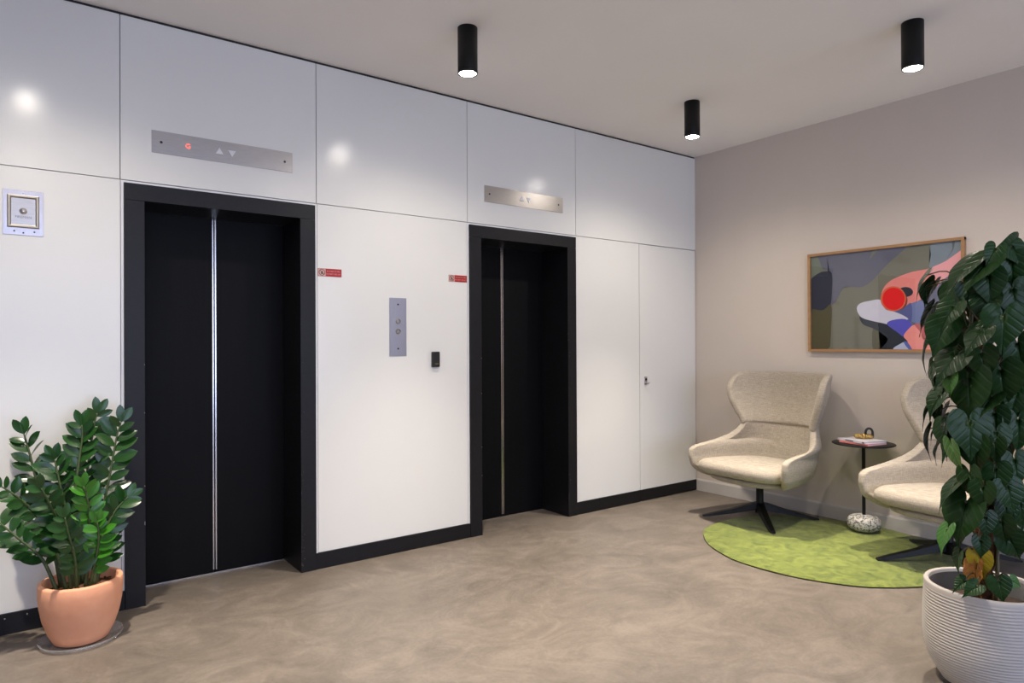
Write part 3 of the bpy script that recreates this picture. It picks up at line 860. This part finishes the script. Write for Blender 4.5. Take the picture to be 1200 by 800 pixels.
A = [
    ('olive', (112, 112, 98), [(40, 120), (1030, 40), (1030, 770), (40, 770)], 0),
    ('sage', (108, 118, 104), [(50, 150), (122, 150), (128, 225), (100, 275), (50, 320)], 1),
    ('slate', (92, 94, 112), [(112, 140), (300, 120), (640, 90), (560, 185), (500, 245), (440, 312), (375, 353), (300, 353), (255, 357), (230, 410), (205, 452), (170, 450), (172, 270), (130, 240), (114, 200)], 0),
    ('olive_slash', (112, 112, 98), [(440, 110), (475, 110), (420, 184)], 0),
    ('midnight', (38, 42, 60), [(40, 335), (95, 272), (150, 255), (186, 268), (187, 380), (175, 470), (130, 498), (40, 508)], 0),
    ('moss_brown', (80, 76, 52), [(40, 512), (130, 500), (182, 462), (182, 600), (160, 770), (40, 770)], 0),
    ('moss_mid', (84, 82, 62), [(445, 770), (445, 600), (520, 640), (540, 690), (505, 770)], 0),
    ('fog_blue', (122, 136, 146), [(815, 80), (1030, 40), (1030, 140), (900, 195), (800, 242), (806, 150)], 0),
    ('fog_line', (88, 96, 100), [(940, 60), (955, 60), (948, 110), (925, 150), (905, 170), (928, 140), (942, 100)], 1),
    ('dusk', (96, 100, 124), [(1030, 200), (880, 305), (840, 358), (790, 405), (690, 450), (690, 580), (840, 660), (1030, 680)], 0),
    ('coral', (228, 136, 130), [(1030, 105), (900, 190), (800, 236), (690, 258), (600, 290), (545, 320), (505, 368), (500, 440), (600, 480), (650, 480), (720, 442), (800, 400), (845, 352), (885, 303), (1030, 195)], 0),
    ('rose', (238, 166, 170), [(1030, 105), (900, 190), (806, 234), (800, 262), (830, 295), (884, 304), (1030, 195)], 0),
    ('iris', (108, 122, 170), [(690, 452), (745, 440), (776, 470), (778, 525), (758, 572), (715, 580), (640, 545), (570, 505), (640, 480)], 1),
    ('iris_deep', (84, 92, 146), [(575, 503), (640, 478), (684, 455), (684, 568), (640, 545)], 0),
    ('pearl', (204, 204, 220), [(344, 480), (365, 455), (420, 440), (490, 434), (520, 490), (560, 503), (620, 524), (664, 552), (640, 558), (580, 562), (530, 588), (450, 568), (380, 547), (350, 515)], 1),
    ('ink', (34, 42, 54), [(360, 538), (390, 553), (460, 570), (530, 586), (580, 618), (632, 662), (668, 700), (700, 770), (490, 770), (535, 690), (520, 660), (480, 632), (440, 610), (390, 592), (366, 565)], 0),
    ('violet', (86, 84, 190), [(530, 584), (560, 561), (645, 553), (692, 592), (660, 622), (635, 662), (600, 638), (562, 612)], 0),
    ('salmon', (240, 150, 142), [(635, 660), (665, 617), (705, 590), (745, 640), (785, 700), (1030, 770), (700, 770), (662, 695)], 0),
    ('brick_red', (188, 92, 94), [(705, 590), (742, 583), (840, 636), (880, 700), (785, 702), (745, 640)], 0),
    ('ice', (182, 192, 218), [(570, 745), (608, 712), (648, 700), (690, 760)], 0),
    ('cobalt', (84, 104, 176), [(636, 700), (660, 698), (700, 765), (684, 765)], 0),
    ('night_oval', (40, 42, 58), ell(648, 384, 46, 31), 0),
    ('umber', (130, 60, 44), ell(605, 438, 55, 58), 0),
    ('orange_ring', (208, 104, 66), ell(571, 427, 80, 78), 0),
    ('signal_red', (226, 0, 12), ell(573, 427, 70, 70), 0),
]
bm = bmesh.new()
ame = bpy.data.meshes.new('print')
for i, (nm, c, poly, sm) in enumerate(A):
    mm = mat('print_' + nm, lin(*c), rough=0.7, noise=0.04, nscale=20)
    ame.materials.append(mm)
    pts = smooth2(poly) if sm else poly
    if not sm and nm not in ('olive', 'olive_slash', 'night_oval', 'umber', 'orange_ring', 'signal_red'): pts = smooth2(poly, 3)
    P = []
    for q in pts:
        y, z = zp(*q)
        if not P or (abs(P[-1][0] - y) + abs(P[-1][1] - z)) > 1e-5: P.append((y, z))
    f = bm.faces.new([bm.verts.new((ART - 0.00012 * (i + 1), y - oy, z - oz)) for y, z in P])
    f.material_index = i
bmesh.ops.triangulate(bm, faces=bm.faces[:])
for f in bm.faces:
    if f.normal.x > 0: f.normal_flip()
bm.to_mesh(ame); bm.free()
o = bpy.data.objects.new('print', ame); COL.objects.link(o); o.parent = pc
box('backing_board', ART + 0.0005, -0.002, Y0 + fw, Y1 - fw, Z0 + fw, Z1 - fw, 'oak', pc, 0, (0, oy, oz))
from_data('glass_pane', [(PX + 0.003, Y0 + fw - oy, Z0 + fw - oz), (PX + 0.003, Y1 - fw - oy, Z0 + fw - oz), (PX + 0.003, Y1 - fw - oy, Z1 - fw - oz), (PX + 0.003, Y0 + fw - oy, Z1 - fw - oz)], [(0, 1, 2, 3)], 'glass', pc)

# ------------------------------------------------------------------ leaf meshes


def oval_leaf(name, width, m):
    """Pointed oval leaf, unit length along +Y from its base, keeled along the midrib."""
    vs, fs = [], []
    NV = 7
    for i in range(NV + 1):
        t = i / NV
        w = width * (math.sin(math.pi * min(1, t * 0.94 + 0.03)) ** 0.75) * (1.0 if t < 1 else 0.0) * (1 - 0.25 * (t - 0.55) ** 2)
        zc = -0.10 * (t - 0.4) ** 2
        for k in (-1, -0.5, 0, 0.5, 1):
            vs.append((w * k, t, zc + 0.10 * abs(k) * w * 2 - 0.05 * (k * k) * w))
    for i in range(NV):
        for k in range(4):
            a = i * 5 + k; fs.append((a, a + 1, a + 6, a + 5))
    me = bpy.data.meshes.new(name); me.from_pydata(vs, [], fs); me.update()
    for p in me.polygons: p.use_smooth = True
    me.materials.append(M[m]); return me


def heart_leaf(name, m, curl=0.22, fold=0.18, wav=0.0, width=1.0):
    """Heart leaf: stalk joins at the origin, tip at (0,-1,0), face towards +Z."""
    outline = []
    N = 30
    for i in range(N):
        t = 2 * math.pi * i / N
        x = 16 * math.sin(t) ** 3
        y = 13 * math.cos(t) - 5 * math.cos(2 * t) - 2 * math.cos(3 * t) - math.cos(4 * t)
        y = (y - 5) / 22.0; x = x / 36.0 * width
        if y < -0.55: x *= 1 - 0.55 * ((-0.55 - y) / 0.45); y -= 0.10 * ((-0.55 - y) / 0.45) ** 2
        outline.append((x, y))
    vs = [(0, 0, 0)]; fs = []

    def zz(x, y, q, i):
        return fold * abs(x) - curl * (y + 0.15) ** 2 * (1.0 if y < -0.15 else 0.6) - 0.35 * x * x + wav * math.sin(i * 1.9) * q
    NQ = 4
    for r in range(1, NQ + 1):
        q = r / NQ
        for i, (x, y) in enumerate(outline):
            yy = y * q - 0.22 * (1 - q) * (1 if q < 1 else 0) * q * 1.6
            vs.append((x * q, yy, zz(x * q, yy, q, i)))
    for i in range(N):
        j = (i + 1) % N
        fs.append((0, 1 + i, 1 + j))
        for r in range(NQ - 1):
            a = 1 + r * N; b = a + N
            fs.append((a + i, b + i, b + j, a + j))
    me = bpy.data.meshes.new(name); me.from_pydata(vs, [], fs); me.update()
    for p in me.polygons: p.use_smooth = True
    me.materials.append(M[m]); return me


def frame_matrix(X, Y, Z, loc, s):
    return Matrix(((X.x * s, Y.x * s, Z.x * s, loc.x), (X.y * s, Y.y * s, Z.y * s, loc.y), (X.z * s, Y.z * s, Z.z * s, loc.z), (0, 0, 0, 1)))


# ------------------------------------------------------------------ zamioculcas in the terracotta pot
P1 = Vector((-4.800, -0.275, 0.0))
sc_ = lathe('saucer', [(0, 0.003), (0.100, 0.003), (0.150, 0.006), (0.166, 0.022), (0.169, 0.022), (0.155, 0.001), (0, 0.0005)], 'clear', None, 48)
sc_.location = P1; tag(sc_, 'clear plastic saucer under the terracotta pot', 'saucer')
zt = thing('potted_plant', P1 + Vector((0, 0, 0.0045)), 'dark glossy zamioculcas in a terracotta pot beside the elevator', 'potted plant')
lathe('pot', [(0, 0.0), (0.098, 0.0), (0.110, 0.006), (0.132, 0.05), (0.152, 0.11), (0.163, 0.17), (0.168, 0.225), (0.1675, 0.268), (0.164, 0.275), (0.150, 0.277), (0.146, 0.272), (0.145, 0.20), (0, 0.19)], 'terracotta', zt, 48)
bm = bmesh.new(); add_lathe(bm, [(0, 0.238), (0.05, 0.237), (0.10, 0.234), (0.1445, 0.228)], 28)
rr = random.Random(2)
for i in range(70):
    a, r = rr.uniform(0, 6.28), 0.138 * math.sqrt(rr.random())
    bmesh.ops.create_icosphere(bm, subdivisions=1, radius=1, matrix=Matrix.Translation((r * math.cos(a), r * math.sin(a), 0.238)) @ Matrix.Rotation(rr.uniform(0, 3), 4, (rr.random(), rr.random(), rr.random() + .1)) @ Matrix.Diagonal((rr.uniform(.006, .014), rr.uniform(.004, .009), .004, 1)))
from_bm('soil', bm, 'soil', zt)
ZZL = [oval_leaf('leaf', 0.235, 'zz'), oval_leaf('leaf', 0.26, 'zz')]
ZZB = [oval_leaf('leaf', 0.24, 'zzbright')]
# each stem: points as photo pixels with a distance from the elevator wall, leaf length, bright?, sideways roll of the leaf fan
STEMS = [
    ([(68, 684, -.30), (50, 656, -.28), (22, 631, -.24), (-6, 608, -.20)], 0.085, 0, 0.35, 0.33),
    ([(72, 684, -.22), (55, 605, -.17), (42, 560, -.14), (33, 525, -.12), (28, 508, -.11)], 0.092, 0, -0.55, 0.42),
    ([(78, 686, -.30), (64, 640, -.31), (42, 603, -.33), (20, 582, -.35), (2, 570, -.36)], 0.080, 0, 0.4, 0.30),
    ([(84, 686, -.32), (76, 630, -.36), (58, 590, -.40), (48, 572, -.42)], 0.080, 0, -0.3, 0.35),
    ([(86, 684, -.26), (82, 620, -.25), (72, 575, -.24), (66, 548, -.23), (64, 538, -.23)], 0.088, 0, -0.35, 0.30),
    ([(92, 684, -.24), (86, 600, -.22), (92, 545, -.20), (96, 515, -.19), (96, 498, -.19)], 0.090, 0, -0.45, 0.30),
    ([(96, 684, -.22), (98, 600, -.18), (104, 540, -.15), (110, 500, -.14), (114, 484, -.14)], 0.092, 0, 0.25, 0.36),
    ([(108, 684, -.22), (116, 620, -.18), (128, 560, -.16), (136, 515, -.15), (142, 494, -.15)], 0.095, 0, 0.1, 0.26),
    ([(100, 686, -.33), (104, 630, -.38), (104, 595, -.41), (98, 570, -.43)], 0.076, 1, 0.15, 0.22),
    ([(110, 684, -.27), (118, 635, -.25), (134, 600, -.24), (150, 582, -.23)], 0.082, 0, 0.2, 0.30),
    ([(104, 688, -.34), (112, 655, -.38), (116, 630, -.40), (114, 612, -.41)], 0.072, 1, -0.2, 0.30),
    ([(90, 688, -.34), (88, 655, -.39), (80, 625, -.42), (76, 606, -.43)], 0.074, 0, 0.2, 0.25),
    ([(112, 684, -.25), (120, 655, -.22), (124, 630, -.20), (122, 600, -.19)], 0.08, 0, 0.0, 0.3),
]
rr = random.Random(11)
for si, (pp, LLn, bright, roll, start) in enumerate(STEMS):
    W = [on_y(u, v, y) - zt.location for u, v, y in pp]
    base = W[0].copy(); base.z = 0.228
    cxy = Vector((base.x, base.y, 0))
    if cxy.length > 0.105: cxy = cxy.normalized() * 0.105
    base.x, base.y = cxy.x, cxy.y
    W[0] = base
    path = smoothpath(W, 6)
    n = len(path)
    st = tube('stem', path, [0.0085 * (1 - 0.75 * (i / (n - 1)) ** 0.8) + 0.001 for i in range(n)], 'zzstem', zt, 7)
    # walk along the stem
    cum = [0.0]
    for a, b in zip(path[:-1], path[1:]): cum.append(cum[-1] + (b - a).length)
    tot = cum[-1]; LLn *= 1.12; step = LLn * 0.44
    s = tot * start; side = 1
    facing = (Vector((0.0, -1.0, 0.45)) + Vector((math.sin(roll), 0, 0)) * 0.9).normalized()
    while s < tot - 0.005:
        i = max(k for k in range(n) if cum[k] <= s); i = min(i, n - 2)
        t = (s - cum[i]) / max(1e-6, cum[i + 1] - cum[i]); p = path[i].lerp(path[i + 1], t)
        tan = (path[i + 1] - path[i]).normalized()
        nrm = (facing - tan * facing.dot(tan)).normalized(); sd = tan.cross(nrm).normalized()
        ang = math.radians(rr.uniform(58, 78) - 20 * (s / tot))
        Y = (tan * math.cos(ang) + sd * side * math.sin(ang) + nrm * rr.uniform(0.05, 0.35)).normalized()
        tw = rr.uniform(-0.75, 0.75) + side * roll
        Z = (nrm * math.cos(tw) + sd * math.sin(tw) + Vector((0, 0, 0.45))).normalized(); Z = (Z - Y * Z.dot(Y)).normalized(); X = Y.cross(Z)
        ln = LLn * rr.uniform(0.85, 1.1) * (0.72 if s > tot * 0.93 else 1.0)
        me = ZZB[0] if bright else rr.choice(ZZL)
        lf = link('leaf', me, None, st); lf.matrix_basis = frame_matrix(X, Y, Z, p, ln)
        side = -side; s += step * 0.5
    for dxx in (-0.35, 0.35):
        tan = (path[-1] - path[-2]).normalized(); nrm = (facing - tan * facing.dot(tan)).normalized(); sd = tan.cross(nrm)
        Y = (tan + sd * dxx).normalized(); X = Y.cross(nrm).normalized(); Z = X.cross(Y)
        lf = link('leaf', ZZB[0] if bright else ZZL[0], None, st); lf.matrix_basis = frame_matrix(X, Y, Z, path[-1], LLn * 0.8)

# ------------------------------------------------------------------ climbing philodendron in the ribbed planter
P2 = Vector((-1.985, -2.935, 0.0))
pt = thing('potted_plant', P2, 'tall heart-leaved climber on a coir pole in a ribbed off-white planter', 'potted plant')
D2 = (P2 - CAM).dot(FWD)
# ribbed wall profile
prof = [(0, 0.022), (0.150, 0.022)]
zz0, zz1 = 0.024, 0.372
NRIB = 30
for i in range(NRIB * 4 + 1):
    q = i / (NRIB * 4); z = zz0 + (zz1 - zz0) * q
    r = 0.150 + 0.060 * (1 - (1 - min(1, q / 0.55)) ** 2.2) - 0.006 * max(0, (q - 0.55) / 0.45) ** 2
    fade = min(1, q / 0.12)
    r += 0.0024 * fade * math.cos(i / 4 * 2 * math.pi)
    prof.append((r, z))
prof += [(0.2045, 0.374), (0.2055, 0.380), (0.2055, 0.394), (0.203, 0.398), (0.190, 0.398), (0.187, 0.394), (0.186, 0.30), (0, 0.29)]
pot = lathe('planter', prof, 'potwhite', pt, 80)
lathe('liner', [(0.1855, 0.31), (0.1855, 0.385), (0.182, 0.385), (0.178, 0.315), (0, 0.315)], 'liner', pot, 48)
lathe('foot', [(0, 0.0), (0.148, 0.0), (0.152, 0.004), (0.152, 0.021), (0, 0.021)], 'liner', pt, 48)
bm = bmesh.new(); add_lathe(bm, [(0, 0.326), (0.08, 0.323), (0.16, 0.320), (0.177, 0.318)], 32)
for v in bm.verts: v.co.z += random.uniform(-0.004, 0.004)
from_bm('soil', bm, 'soildark', pt)
bm = bmesh.new(); pl_pts = []; rads = []
rr = random.Random(21)
for i in range(40):
    q = i / 39; pl_pts.append((0.006 * math.sin(q * 9), 0.006 * math.cos(q * 7), 0.32 + 1.30 * q)); rads.append(0.034 + rr.uniform(-0.004, 0.004))
add_tube(bm, pl_pts, rads, 14)
for v in bm.verts:
    v.co.x += rr.uniform(-.004, .004); v.co.y += rr.uniform(-.004, .004)
from_bm('coir_pole', bm, 'moss', pt, True)
for k in range(3):
    pts = [((0.043 + 0.004 * math.sin(q * 11 + k)) * math.cos(q * 5.0 + k * 2.1), (0.043 + 0.004 * math.sin(q * 11 + k)) * math.sin(q * 5.0 + k * 2.1), 0.33 + 1.26 * q) for q in [i / 24 for i in range(25)]]
    tube('vine_stem', pts, 0.0075, 'petiole', pt, 7)

HL = [heart_leaf('leaf', 'philo', 0.30, 0.30, 0.008), heart_leaf('leaf', 'philo', 0.42, 0.42, 0.012), heart_leaf('leaf', 'philo', 0.22, 0.18, 0.016, 1.08)]
HB = [heart_leaf('leaf', 'philolight', 0.25, 0.22)]
HY = [heart_leaf('leaf', 'yellowleaf', 0.3, 0.30, 0.03)]
HW = [heart_leaf('leaf', 'brownleaf', 0.4, 0.5, 0.05)]


def put_leaf(loc, tip, nrm, ln, meshes, rr, name='leaf'):
    """loc: where the stalk meets the blade (plant coordinates)."""
    tip = tip.normalized(); nrm = (nrm - tip * nrm.dot(tip)).normalized()
    Y = -tip; X = Y.cross(nrm)
    lf = link('leaf', rr.choice(meshes), None, pt)
    lf.matrix_basis = frame_matrix(X, Y, nrm, loc, ln)
    # stalk back to the pole
    a = math.atan2(loc.y, loc.x); r0 = 0.038
    root = Vector((r0 * math.cos(a), r0 * math.sin(a), max(0.33, min(1.6, loc.z - 0.05))))
    mid = root.lerp(loc, 0.55) + Vector((0, 0, 0.035))
    inv = lf.matrix_basis.inverted()
    pts = smoothpath([root, mid, loc], 3)
    bm = bmesh.new(); add_tube(bm, [inv @ p for p in pts], 0.0028 / ln, 5)
    from_bm('stalk', bm, 'petiole', lf, True)
    return lf


# leaves seen in the photograph: centre px, length px, width px, tip direction, kind
PH = [
    (1124, 323, 56, 20, -.73, .69, 0), (1142, 322, 50, 34, -.7, .72, 0), (1174, 294, 40, 20, -.85, .45, 0), (1187, 322, 42, 36, .1, 1, 0), (1190, 356, 44, 34, .2, 1, 0),
    (1135, 348, 30, 24, .2, 1, 0), (1128, 374, 38, 20, .1, 1, 0), (1109, 372, 36, 24, -.5, .8, 0), (1100, 397, 44, 36, -.35, .9, 0), (1176, 390, 50, 44, 0, 1, 0),
    (1140, 400, 38, 20, -.6, .8, 0), (1158, 398, 34, 16, -.2, 1, 0), (1108, 430, 46, 28, -.6, .8, 0), (1112, 452, 28, 15, -.1, 1, 1), (1135, 468, 62, 27, 0, 1, 0),
    (1175, 455, 54, 44, .1, 1, 0), (1153, 476, 38, 24, -.6, .7, 0), (1114, 504, 30, 8, -.3, 1, 0), (1138, 515, 52, 42, .1, 1, 0), (1167, 499, 36, 32, .1, 1, 0),
    (1169, 521, 36, 27, .1, 1, 0), (1190, 470, 44, 34, -.2, 1, 0), (1143, 537, 44, 30, 0, 1, 0), (1166, 530, 30, 30, 0, 1, 0), (1120, 538, 40, 14, .3, 1, 1),
    (1140, 572, 40, 27, .2, 1, 0), (1167, 564, 36, 34, 0, 1, 0), (1110, 577, 40, 14, -.7, .7, 0), (1125, 613, 60, 37, -.3, 1, 0), (1185, 585, 38, 30, .3, 1, 0),
    (1180, 604, 34, 24, .1, 1, 0), (1192, 554, 38, 26, .2, 1, 0), (1156, 617, 28, 22, .1, 1, 0), (1176, 624, 34, 28, .2, 1, 0), (1105, 632, 32, 12, -.4, 1, 1),
    (1190, 643, 40, 36, .5, .8, 0), (1150, 643, 24, 22, .1, 1, 0), (1122, 660, 26, 16, -.2, 1, 0), (1124, 686, 20, 16, -.7, .6, 0), (1137, 692, 22, 18, -.7, .5, 0),
    (1173, 693, 28, 25, .2, .9, 0), (1192, 684, 18, 14, .6, .4, 1), (1150, 664, 32, 24, .15, 1, 2), (1143, 678, 34, 20, -.1, 1, 3),
    (1195, 300, 34, 24, .5, .6, 0), (1152, 430, 40, 30, .1, 1, 0), (1196, 420, 46, 36, .2, 1, 0), (1155, 365, 40, 32, -.1, 1, 0), (1195, 510, 44, 34, .1, 1, 0), (1162, 300, 26, 18, -.3, .6, 0),
    (1198, 605, 40, 30, .2, 1, 0), (1152, 585, 34, 26, 0, 1, 0), (1160, 340, 42, 34, .1, 1, 0),
]
rr = random.Random(31)
AX = 600 + FPX * ((P2 - CAM).dot(RGT)) / D2
for (u, v, L, Wd, dx, dy, kd) in PH:
    lat = (u - AX) * D2 / FPX
    rad = 0.20 if kd < 2 else 0.17
    dep = D2 - math.sqrt(max(0.0, rad * rad - min(abs(lat), rad) ** 2)) * rr.uniform(0.45, 0.95)
    ppm = FPX / dep
    ln = L / ppm / 1.02
    tipv = (RGT * dx - UPV * dy).normalized()
    ctr = at_d(u, v, dep) - P2
    ct = max(0.15, min(1.0, Wd / (0.80 * L)))
    phi = math.acos(ct) * (-1 if lat < 0 else 1)
    n0 = -pix(u, v).normalized()
    n0 = (n0 - tipv * n0.dot(tipv)).normalized(); sdv = tipv.cross(n0)
    want = RGT * (1 if lat > 0 else -1)
    if sdv.dot(want) < 0: sdv = -sdv
    nn = n0 * math.cos(phi) + sdv * math.sin(abs(phi)) + Vector((0, 0, rr.uniform(0.1, 0.5))) + Vector((rr.uniform(-.3, .3), rr.uniform(-.3, .3), 0))
    tip3 = tipv + n0 * rr.uniform(-0.15, 0.25)
    loc = ctr - tip3.normalized() * ln * 0.42
    put_leaf(loc, tip3, nn, ln, (HL, HB, HY, HW)[kd], rr)
# leaves round the rest of the pole
for i in range(80):
    a = math.atan2(FWD.y, FWD.x) + rr.uniform(-1.75, 1.75)
    r = rr.uniform(0.08, 0.20); z = rr.uniform(0.92, 1.62)
    out = Vector((math.cos(a), math.sin(a), 0))
    loc = out * r + Vector((0, 0, z)); ln = rr.uniform(0.08, 0.135)
    put_leaf(loc, Vector((out.x * 0.5, out.y * 0.5, -1)) + Vector((rr.uniform(-.4, .4), rr.uniform(-.4, .4), 0)), out + Vector((0, 0, 0.4)), ln, HL, rr)
